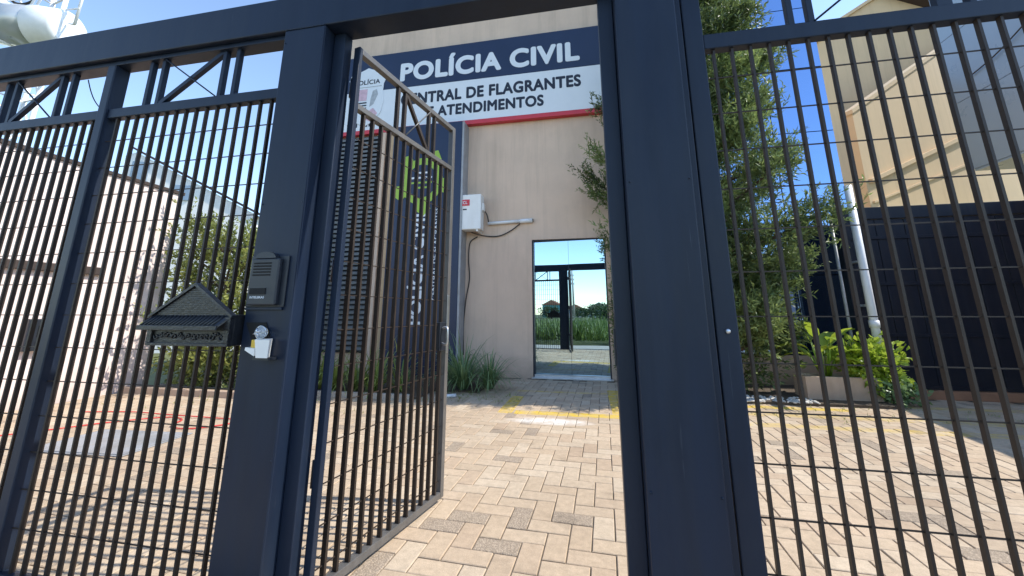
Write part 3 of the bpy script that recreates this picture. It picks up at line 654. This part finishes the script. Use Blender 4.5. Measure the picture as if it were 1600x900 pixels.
slab('roof', pk + .001, gz0 + gs*pk + .004, 5.85, gz0 + gs*pk - .55*(5.85 - pk) + .004, -.45, 5.4, .20, M['roofdark'], th)
sw = thing('shadow_edge_wing', 'added tan wing whose sloping top forms the shadow edge before the gabled house', 'building', (7.83, 12.0, 0), R(24), local=True)  # added wing: its sloping top imitates a shadow line across the tan wall
prism_y('wall', [(0, -.41), (9, -.41), (9, 12.64), (0, 6.93)], 0, .3, M['tan'], sw)
def inclined(name, x0, x1, z0, z1, y0, y1, h):
    return mesh_obj(name, [(x0, y0, z0), (x1, y0, z1), (x1, y1, z1), (x0, y1, z0), (x0, y0, z0 + h), (x1, y0, z1 + h), (x1, y1, z1 + h), (x0, y1, z0 + h)], BOXF, M['tan'], sw)
inclined('sloping_cap', -.04, 9, 6.91, 12.65, -.05, .32, .13)
inclined('shadow_band_strip', .1, 9, 4.78, 8.55, -.10, -.002, .12)  # raised strips standing in for the faint slanting shadow band
inclined('shadow_band_strip', .1, 9, 4.20, 7.40, -.05, -.002, .06)
cl = thing('clad_wing', 'overhanging blue-grey clad upper storey of the building at far right', 'building', (11.5, 10.4, 4.85))
box('volume', 10.02, 13.5, 8.2, 11.55, 4.85, 10.5, M['clad'], cl)
for j in range(3):
    for i in range(3):
        y0 = 8.22 + i * 1.11; z0 = 4.87 + j * 1.87
        box('panel', 9.995, 10.018, y0, y0 + 1.10, z0, z0 + 1.855, M['clad'], cl, .002)
for y in (8.5, 11.2): box('column', 12.9, 13.2, y, y + .3, -.41, 4.85, M['tan'], cl)
box('soffit', 10.0, 13.48, 8.22, 11.53, 4.81, 4.848, M['clad'], cl)
c = tube('cable', smoothcurve([(9.95, 11.0, 7.2), (9.93, 10.2, 7.35), (9.92, 9.2, 7.75), (9.92, 8.4, 8.2)]), .015, M['cable']); tag(c, 'thin cable slung along the blue-grey cladding', 'cable')

# ------------------------------------------------------------------ left neighbours
lw = thing('side_wall', 'long bright whitewashed side wall behind the left fence', 'wall', (-7.3, 3.7, 0))
box('wall', -7.42, -7.2, 1.7, 5.45, -.41, 3.30, M['whitewall'], lw)
box('coping', -7.45, -7.17, 1.7, 5.48, 3.302, 3.36, M['roofdark'], lw, .004)
box('ledge', -7.198, -7.13, 1.7, 4.50, 1.76, 1.87, M['roofdark'], lw, .005)
mt = thing('meter_box', 'dark square meter box fixed to the white side wall', 'meter box', (-7.17, 4.03, .72))
box('case', -7.198, -7.10, 3.82, 4.25, .72, 1.13, M['blackp'], mt, .012); box('window', -7.0995, -7.094, 3.92, 4.12, .90, 1.04, M['grill'], mt)
wh = thing('white_house', 'pale gabled house with dark roof edge beyond the side wall', 'house', (-20.2, 12.6, 0), R(22), local=True)
prism_y('wall', [(0, -.42), (5.6, -.42), (5.6, 5.7), (.4, 8.35), (0, 8.2)], 0, 1.5, M['white'], wh)
slab('roof', .15, 8.55, 5.9, 5.62, -.12, 1.6, .09, M['roofdark'], wh)
box('window', .35, 1.0, -.06, -.002, 6.9, 7.9, M['clad'], wh)
box('window', 2.1, 2.8, -.06, -.002, 6.2, 6.9, M['clad'], wh)
# aerial mast with drum antenna
tw = thing('antenna_tower', 'white lattice mast carrying a big drum antenna at top left', 'tower', (-26.3, 11.5, 0))
def strut(a, b_, r=.07): return tube('strut', [a, b_], r, M['tower'], tw, 6)
legs = [(-27.2, 10.6), (-25.9, 10.3), (-25.9, 12.2), (-27.2, 12.4)]
for x, y in legs: tube('leg', [(x, y, -.06), (x, y, 20)], .10, M['tower'], tw, 8)
for k in range(9):
    z = 2 + k * 1.9
    for i in range(4):
        a, b_ = legs[i], legs[(i + 1) % 4]
        strut((*a, z), (*b_, z), .05); strut((*a, z), (*b_, z + 1.9), .045)
dax = Vector((.95, .28, -.06)).normalized(); dc = Vector((-26.5, 10.7, 14.45))
dm = tube('drum', [dc + dax*.1, dc + dax*1.75], .95, M['drumgrey'], tw, 32, False)
for p_ in dm.data.polygons: p_.use_smooth = len(p_.vertices) == 4
rd = tube('radome', [dc + dax*1.751, dc + dax*1.80, dc + dax*2.9, dc + dax*3.05], [.95, 1.0, .95, .78], M['tower'], tw, 32, False)
for p_ in rd.data.polygons: p_.use_smooth = len(p_.vertices) == 4
for dx in (0, .0):
    pass
strut((-22.78, 11.2, 14.25), (-22.5, 11.1, 17.5), .06); strut((-23.4, 11.3, 14.5), (-22.78, 11.2, 14.25), .04); strut((-23.6, 11.2, 15.2), (-22.66, 11.15, 15.05), .04)
strut((-25.2, 10.8, 15.1), (-24.6, 10.9, 17.5), .05); strut((-24.7, 10.8, 15.3), (-24.2, 10.9, 17.4), .05)
tube('hoop', [Vector((-25.6, 10.7, 15.9)) + Vector((.55*math.cos(R(a)), .15*math.cos(R(a)), .5*math.sin(R(a)))) for a in range(180, 361, 15)], .06, M['cable'], tw, 6)

# drain cover, hose, kerb edging
dcv = thing('drain_cover', 'grey metal drain plate set in the pavers behind the left fence', 'drain cover', (-4.5, 3.2, 0), R(4), local=True)
box('frame', -.52, .52, -.33, .33, .0025, .010, M['galv'], dcv, .002)
for i in range(5): box('plate', -.50 + i * .2, -.305 + i * .2, -.31, .31, .0105, .017, M['galv'], dcv, .002)
hs = tube('garden_hose', smoothcurve([(-5.9, 3.0, .012), (-5.52, 3.43, .012), (-5.30, 3.70, .012), (-4.90, 4.0, .012), (-4.62, 3.95, .012), (-4.50, 3.74, .012), (-4.27, 3.66, .012), (-4.05, 3.76, .012), (-3.9, 4.05, .012), (-4.25, 4.08, .012), (-5.0, 4.04, .03), (-5.6, 4.12, .012), (-6.2, 4.0, .012)], 10), .0065, M['hose'], None, 8); tag(hs, 'red garden hose lying in loops on the pavers at left', 'hose')
k1 = box('garden_edging', -4.9, -2.52, 5.42, 5.50, -.03, .07, M['conc'], None, .008); tag(k1, 'low concrete edging in front of the strap-leaf border', 'kerb')
b1 = box('planting_bed', -4.9, -2.45, 5.50, 7.2, -.03, .03, M['soil']); tag(b1, kind='structure')
b1 = box('planting_bed', -2.45, -1.72, 6.1, 7.5, -.03, .02, M['soil']); tag(b1, kind='structure')
b2 = box('planting_bed', .55, 3.9, 6.12, 7.55, -.03, .035, M['soil']); tag(b2, kind='structure')
b3 = box('planting_bed', -7.15, -5.2, 5.15, 7.2, -.03, .04, M['soil']); tag(b3, kind='structure')
k2 = box('garden_edging', -7.15, -5.0, 5.04, 5.145, -.03, .09, M['planter'], None, .008); tag(k2, 'low pinkish kerb under the shrub at left', 'kerb')
rk = tube('pipe_stub', [(-2.13, 5.66, .02), (-1.95, 5.74, .025)], .028, M['pvc'], None, 10); tag(rk, 'short pale pipe offcut lying by the open gate leaf', 'pipe')
# pebbles under the tree
v, f = [], []
ico = bmesh.new(); bmesh.ops.create_icosphere(ico, subdivisions=1, radius=1); iv = [tuple(q.co) for q in ico.verts]; ic_f = [tuple(w.index for w in q.verts) for q in ico.faces]; ico.free()
for i in range(420):
    x, y, s = random.uniform(.6, 2.95), random.uniform(6.08, 6.45), random.uniform(.012, .032); k = len(v)
    v += [(x + s*q[0]*random.uniform(.8, 1.2), y + s*q[1], .04 + s*q[2]*.6) for q in iv]; f += [tuple(a + k for a in q) for q in ic_f]
pb = mesh_obj('pebbles', v, f, M['stone']); tag(pb, 'pale pebbles and litter along the edge of the tree bed', 'pebbles', kind='stuff')

# ------------------------------------------------------------------ vegetation
def tree(name, label, base, height, limbs, twigs_per_limb, leaf, m, spread=.25, trunk_r=.08, group=None, leafn=14, lean=(0, 0)):
    """tapered trunk, limbs to given tips, twigs round the outer half of each limb, narrow leaves on each twig"""
    t = thing(name, label, 'tree', base, group=group)
    B = np.array(base); top = B + [lean[0], lean[1], height]
    n = 9; tp = [tuple(B + (top - B) * k / n + (np.array([rng.normal(0, .02), rng.normal(0, .02), 0]) if 0 < k < n else 0)) for k in range(n + 1)]
    tube('trunk', tp, [trunk_r * (1 - .85 * k / n) for k in range(n + 1)], M['bark'], t, 9)
    P, D, TN = [], [], []
    for (h0, tip) in limbs:
        a = B + (top - B) * h0; tip = np.array(tip, float); mid = (a + tip) / 2 + [0, 0, -.08 * np.linalg.norm(tip - a)]
        pts = [((1-s)**2) * a + 2*s*(1-s) * mid + s*s * tip for s in np.linspace(0, 1, 6)]
        tube('limb', [tuple(q) for q in pts], [trunk_r * .42 * (1 - .8 * s) for s in np.linspace(0, 1, 6)], M['bark'], t, 6)
        nt = int(twigs_per_limb * rng.uniform(.7, 1.3)); clump_tone = rng.uniform(.1, .75)
        s = rng.uniform(.25, 1.05, nt)[:, None] ** .8
        c = ((1-s)**2) * a + 2*s*(1-s) * mid + s*s * tip
        c = c + rng.normal(0, 1, (nt, 3)) * spread * (1.15 - .55 * s)
        d = unit(unit(c - (B + (top - B) * h0)) * .7 + [0, 0, .55] + rng.normal(0, .45, (nt, 3)))
        ln_ = rng.uniform(.12, .30, nt)
        for q in range(nt):
            w = np.linspace(.0, 1, leafn)[:, None]
            P.append(c[q] + d[q] * ln_[q] * w); 
            rd_ = rng.normal(0, 1, (leafn, 3)); D.append(d[q] * .75 + rd_ * .55)
            TN.append(np.clip(clump_tone + rng.normal(0, .16) + w[:, 0] * .22 + rng.normal(0, .08, leafn), 0, 1))
    P, D, TN = np.concatenate(P), np.concatenate(D), np.concatenate(TN)
    P[:, 2] = np.maximum(P[:, 2], B[2] + .08)
    k = len(P)
    leaves_mesh('crown', P, D, rng.uniform(leaf[0]*.7, leaf[0]*1.25, k), rng.uniform(leaf[1]*.75, leaf[1]*1.25, k), m, t, TN)
    return t
def limbset(base, n, zlo, zhi, rfun, up=.35):
    out = []
    for i in range(n):
        z = zlo + (zhi - zlo) * ((i + rng.uniform(.1, .9)) / n); a = i * 2.399 + rng.uniform(-.4, .4); r = rfun(z) * rng.uniform(.72, 1.18)
        out.append((max(.03, (z - r * up - .1)) , (base[0] + r * math.cos(a), base[1] + r * math.sin(a) * .62, z)))
    return out
# big narrow-leaved tree behind the sliding gate
b = (2.12, 6.62, .03); H_ = 8.4
ls = limbset(b, 56, .9, 8.4, lambda z: (.75 if z < 1.7 else 1.32) if z < 3.6 else max(.3, 1.32 - (z - 3.6) * .19))
ls = [(min(.97, h / H_), t) for h, t in ls]
tree('conifer_tree', 'tall narrow-leaved evergreen tree behind the sliding gate', b, H_, ls, 215, (.092, .022), M['podo'], .20, .11, leafn=15)
b = (1.12, 7.02, .03); H_ = 4.9
ls = limbset(b, 20, .5, 4.9, lambda z: .42 if z < 3.6 else max(.14, .42 - (z - 3.6) * .2))
ls = [(min(.97, h / H_), t) for h, t in ls] + [(.62, (-.02, 6.95, 3.75)), (.60, (.18, 6.95, 3.35)), (.68, (.22, 6.9, 4.15)), (.45, (.40, 6.95, 2.4)), (.84, (.34, 7.0, 5.15))]
tree('conifer_tree', 'smaller narrow-leaved evergreen beside the glass door', b, H_, ls, 62, (.08, .019), M['podo'], .085, .06, leafn=14)
# left shrub and slim tree
b = (-6.25, 5.75, .03); H_ = 2.5
ls = limbset(b, 26, .4, 2.75, lambda z: .95 if z < 1.9 else .7, .5)
ls = [(min(.9, h / H_), t) for h, t in ls]
tree('shrub', 'loose yellow-green shrub against the end of the white side wall', b, H_, ls, 60, (.075, .036), M['shrub'], .20, .05, leafn=10)['category'] = 'shrub'
b = (-6.1, 7.3, 0); H_ = 5.0
ls = limbset(b, 22, 1.2, 5.0, lambda z: max(.18, .62 - (z - 2.4) * .17), .5)
ls = [(min(.96, h / H_), t) for h, t in ls]
tree('slim_tree', 'slim wispy tree behind the shrub near the gate post', b, H_, ls, 22, (.075, .018), M['shrub'], .14, .05, leafn=11)

def ribbons(name, roots, dirs, lens, widths, droop, m, parent, tones, seg=5):
    v, f, tn = [], [], []
    for r0, d0, L0, w0, dr0, t0 in zip(roots, dirs, lens, widths, droop, tones):
        p = Vector(r0); d = Vector(d0).normalized(); k = len(v); sd = d.cross(Vector((0, 0, 1)))
        sd = sd.normalized() if sd.length > .05 else Vector((1, 0, 0))
        for i in range(seg + 1):
            t = i / seg; w = w0 * (1 - t**2.2) * (.6 + .4 * min(1, t * 4)) + .0006
            v += [tuple(p - sd * w/2), tuple(p + sd * w/2)]; tn += [t0 + .15 * t] * 2
            p = p + d * (L0 / seg); d = (d + Vector((0, 0, -dr0 / seg * (1 + 2.2 * t)))).normalized()
        f += [(k + 2*i, k + 2*i + 1, k + 2*i + 3, k + 2*i + 2) for i in range(seg)]
    v = np.array(v); v[:, 2] = np.maximum(v[:, 2], .012)
    return mesh_obj(name, v, f, m, parent, True, np.clip(tn, 0, 1))
def tuft(x, y, n, L, m, label, group=None, w=.022):
    t = thing('strap_plant', label, 'plant', (x, y, .03), group=group)
    roots, dirs = [], []
    for i in range(n):
        a = random.uniform(0, 6.283); e = random.uniform(.15, 1.0)
        roots.append((x + .07*math.cos(a)*random.random(), y + .07*math.sin(a)*random.random(), .03)); dirs.append((math.cos(a)*e, math.sin(a)*e, 1))
    ribbons('leaves', roots, dirs, [L*random.uniform(.45, 1.15) for _ in range(n)], [w*random.uniform(.7, 1.2) for _ in range(n)], [random.uniform(.5, 2.3) for _ in range(n)], m, t, [random.uniform(.05, .8) for _ in range(n)])
    return t
tuft(-2.0, 6.2, 190, 1.0, M['strap'], 'dense green strap-leaf clump right beside the open gate leaf')
tuft(-1.6, 6.3, 140, .72, M['strap'], 'low spreading strap-leaf clump nearest the glass door')
tuft(-2.3, 6.65, 90, .80, M['strap'], 'strap-leaf clump at the foot of the navy pilaster')
for i, (x, n) in enumerate(((-4.62, 80), (-4.28, 90), (-3.95, 90), (-3.6, 90), (-3.25, 70), (-2.9, 60))):
    tuft(x, 5.72 + .1 * (i % 2), n, .84, M['strapy'], ['leftmost', 'second from left', 'third from left', 'fourth from left', 'fifth from left', 'rightmost'][i] + ' pale strap-leaf clump of the border seen through the gate leaf', 'strap-leaf border clumps', .026)
# planter plants
bp_ = thing('broadleaf_plant', 'bright yellow-green broad-leaved plant at the left end of the planter', 'plant', (3.3, 6.56, .29))
lme = None
for i in range(22):
    a = i * 2.4; e = random.uniform(.25, .75); L0 = random.uniform(.34, .56); base = (3.3 + .05*math.cos(a), 6.56 + .04*math.sin(a), .30)
    st = random.uniform(.12, .55); p1_ = (base[0] + st*e*.5*math.cos(a), base[1] + st*e*.5*math.sin(a), .30 + st)
    tube('stem', [base, p1_], [.010, .007], M['lush'], bp_, 5)
    d = Vector((math.cos(a)*e, math.sin(a)*e, .7 - .5*random.random())).normalized(); sd = d.cross(Vector((0, 0, 1))).normalized(); p = Vector(p1_); v, f = [], []
    for k in range(6):
        t_ = k / 5; w = .075 * math.sin(math.pi * (t_ ** .75)) + .002; up_ = Vector((0, 0, .016))
        v += [tuple(p - sd*w + up_), tuple(p), tuple(p + sd*w + up_)]; p = p + d * L0/5; d = (d + Vector((0, 0, -.22))).normalized()
    for k in range(5): f += [(3*k, 3*k+1, 3*k+4, 3*k+3), (3*k+1, 3*k+2, 3*k+5, 3*k+4)]
    mesh_obj('leaf', v, f, M['lush'], bp_, True, [random.uniform(.3, 1)] * len(v))
def bushy(name, label, c, rad, n, leaf, m, stems=9):
    t = thing(name, label, 'plant', (c[0], c[1], c[2] - rad[2]))
    for i in range(stems):
        a = i * 2.4; tube('stem', [(c[0] + .03*math.cos(a), c[1] + .03*math.sin(a), c[2] - rad[2]), (c[0] + rad[0]*.6*math.cos(a), c[1] + rad[1]*.6*math.sin(a), c[2] + rad[2]*.4*random.random())], [.008, .004], M['bark'], t, 5)
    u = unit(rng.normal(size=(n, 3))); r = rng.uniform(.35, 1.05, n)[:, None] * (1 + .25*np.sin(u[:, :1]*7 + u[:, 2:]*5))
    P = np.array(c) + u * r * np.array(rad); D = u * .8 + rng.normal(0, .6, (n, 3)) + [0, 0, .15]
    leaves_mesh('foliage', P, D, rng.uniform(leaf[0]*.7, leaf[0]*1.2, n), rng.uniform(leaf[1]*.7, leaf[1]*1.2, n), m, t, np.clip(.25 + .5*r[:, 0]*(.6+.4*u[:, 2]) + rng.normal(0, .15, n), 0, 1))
    return t
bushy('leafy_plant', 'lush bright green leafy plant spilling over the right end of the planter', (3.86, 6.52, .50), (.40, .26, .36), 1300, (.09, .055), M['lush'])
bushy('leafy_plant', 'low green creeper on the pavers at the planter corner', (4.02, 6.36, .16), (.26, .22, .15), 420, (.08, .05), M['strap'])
bushy('leafy_plant', 'dark low undergrowth at the foot of the tall evergreen', (2.1, 6.65, .35), (.75, .30, .30), 900, (.09, .035), M['podo'])
bushy('leafy_plant', 'green undergrowth at the foot of the left shrub', (-6.2, 5.5, .32), (.85, .25, .30), 900, (.09, .05), M['shrub'])
bushy('leafy_plant', 'leafy climber hugging the right jamb of the glass door', (.50, 7.35, 1.15), (.13, .12, 1.15), 900, (.08, .02), M['podo'])

wr, wd = [], []
for i in range(260):
    x, y = random.choice(((random.uniform(1.2, 5.5), random.uniform(5.2, 6.1)), (random.uniform(-6.5, -2), random.uniform(4.3, 5.4)), (random.uniform(-2.4, -1.0), random.uniform(5.4, 6.1))))
    for k in range(4): wr.append((x + random.uniform(-.02, .02), y + random.uniform(-.02, .02), 0)); wd.append((random.uniform(-.8, .8), random.uniform(-.8, .8), 1))
wo = ribbons('joint_weeds', wr, wd, [random.uniform(.02, .07) for _ in wr], [.006] * len(wr), [.6] * len(wr), M['shrub'], None, [random.random() for _ in wr], 3); tag(wo, 'tiny weeds growing in the paving joints', 'weeds', kind='stuff')
# ------------------------------------------------------------------ across the street (seen in the mirrored door)
nb = 14000; gx = rng.uniform(-12, 14, nb); gy = -2.4 - rng.exponential(7, nb); keep = gy > -45; gx, gy = gx[keep], gy[keep]; nb = len(gx)
hgt = .55 + .45*np.sin(gx*.9)*np.sin(gy*.7) + rng.uniform(.3, .9, nb)
fg = ribbons('field_grass', np.stack([gx, gy, np.full(nb, -.42)], 1).tolist(), np.stack([rng.normal(0, .35, nb), rng.normal(0, .35, nb), np.ones(nb)], 1).tolist(), hgt.tolist(), (.05 + .05*rng.random(nb)).tolist(), rng.uniform(.2, 1.0, nb).tolist(), M['fieldgrass'], None, rng.random(nb).tolist(), 3)
tag(fg, 'tall wild grass in the field across the street', 'grass', kind='stuff')
for i, (x, y, h, w, m_, lab) in enumerate(((-19.5, -150, 4.2, 7, M['whitewall'], 'white low house far across the field'), (-10, -150, 5, 8.5, M['white'], 'white long building far across the field'), (-29, -150, 6, 7, M['teal'], 'teal painted building far across the field'))):
    hb = thing('distant_house', lab, 'house', (x, y, -.42))
    box('wall', x - w/2, x + w/2, y, y - 8 if False else y + .0 + 8, -.42, h - 1.5, m_, hb)
    prism_y('roof', [(x - w/2 - .5, h - 1.48), (x + w/2 + .5, h - 1.48), (x, h + .6)], y - .5, y + 8.5, M['rooftile'] if i != 1 else M['conc'], hb)
    for k in range(3): box('window', x - w/2 + .8 + k*2.2, x - w/2 + 1.9 + k*2.2, y + 8.003, y + 8.05, 1.2, 2.6, M['clad'], hb)
ms = thing('mast', 'thin distant lattice mast across the field', 'mast', (-17, -120, -.42))
tube('shaft', [(-17, -120, -.42), (-17, -120, 16)], [.45, .25], M['conc'], ms, 6)
for z in (11, 12.5, 14): box('antenna', -17.6, -16.4, -120.2, -119.8, z, z + .6, M['tower'], ms)
up = thing('utility_pole', 'concrete utility pole with crossarm beside the road', 'pole', (3.6, -9.3, -.42))
tube('pole', [(3.6, -9.3, -.42), (3.6, -9.3, 8.6)], [.15, .09], M['conc'], up, 10)
for z in (7.2, 8.1): box('crossarm', 2.7, 4.5, -9.36, -9.24, z, z + .1, M['bark'], up)
for i, (x, y, s) in enumerate(((-23, -110, 2.6), (-5.6, -80, 2.7), (-2, -70, 2.4), (-15, -125, 2.4))):
    t = thing('distant_tree', ['rounded tree far left beyond the field', 'rounded dark tree right of the white long building', 'broad tree at the field edge far right', 'small tree in front of the white low house'][i], 'tree', (x, y, -.42), group='trees beyond the field')
    tube('trunk', [(x, y, -.42), (x, y, s)], [.22, .12], M['bark'], t, 7)
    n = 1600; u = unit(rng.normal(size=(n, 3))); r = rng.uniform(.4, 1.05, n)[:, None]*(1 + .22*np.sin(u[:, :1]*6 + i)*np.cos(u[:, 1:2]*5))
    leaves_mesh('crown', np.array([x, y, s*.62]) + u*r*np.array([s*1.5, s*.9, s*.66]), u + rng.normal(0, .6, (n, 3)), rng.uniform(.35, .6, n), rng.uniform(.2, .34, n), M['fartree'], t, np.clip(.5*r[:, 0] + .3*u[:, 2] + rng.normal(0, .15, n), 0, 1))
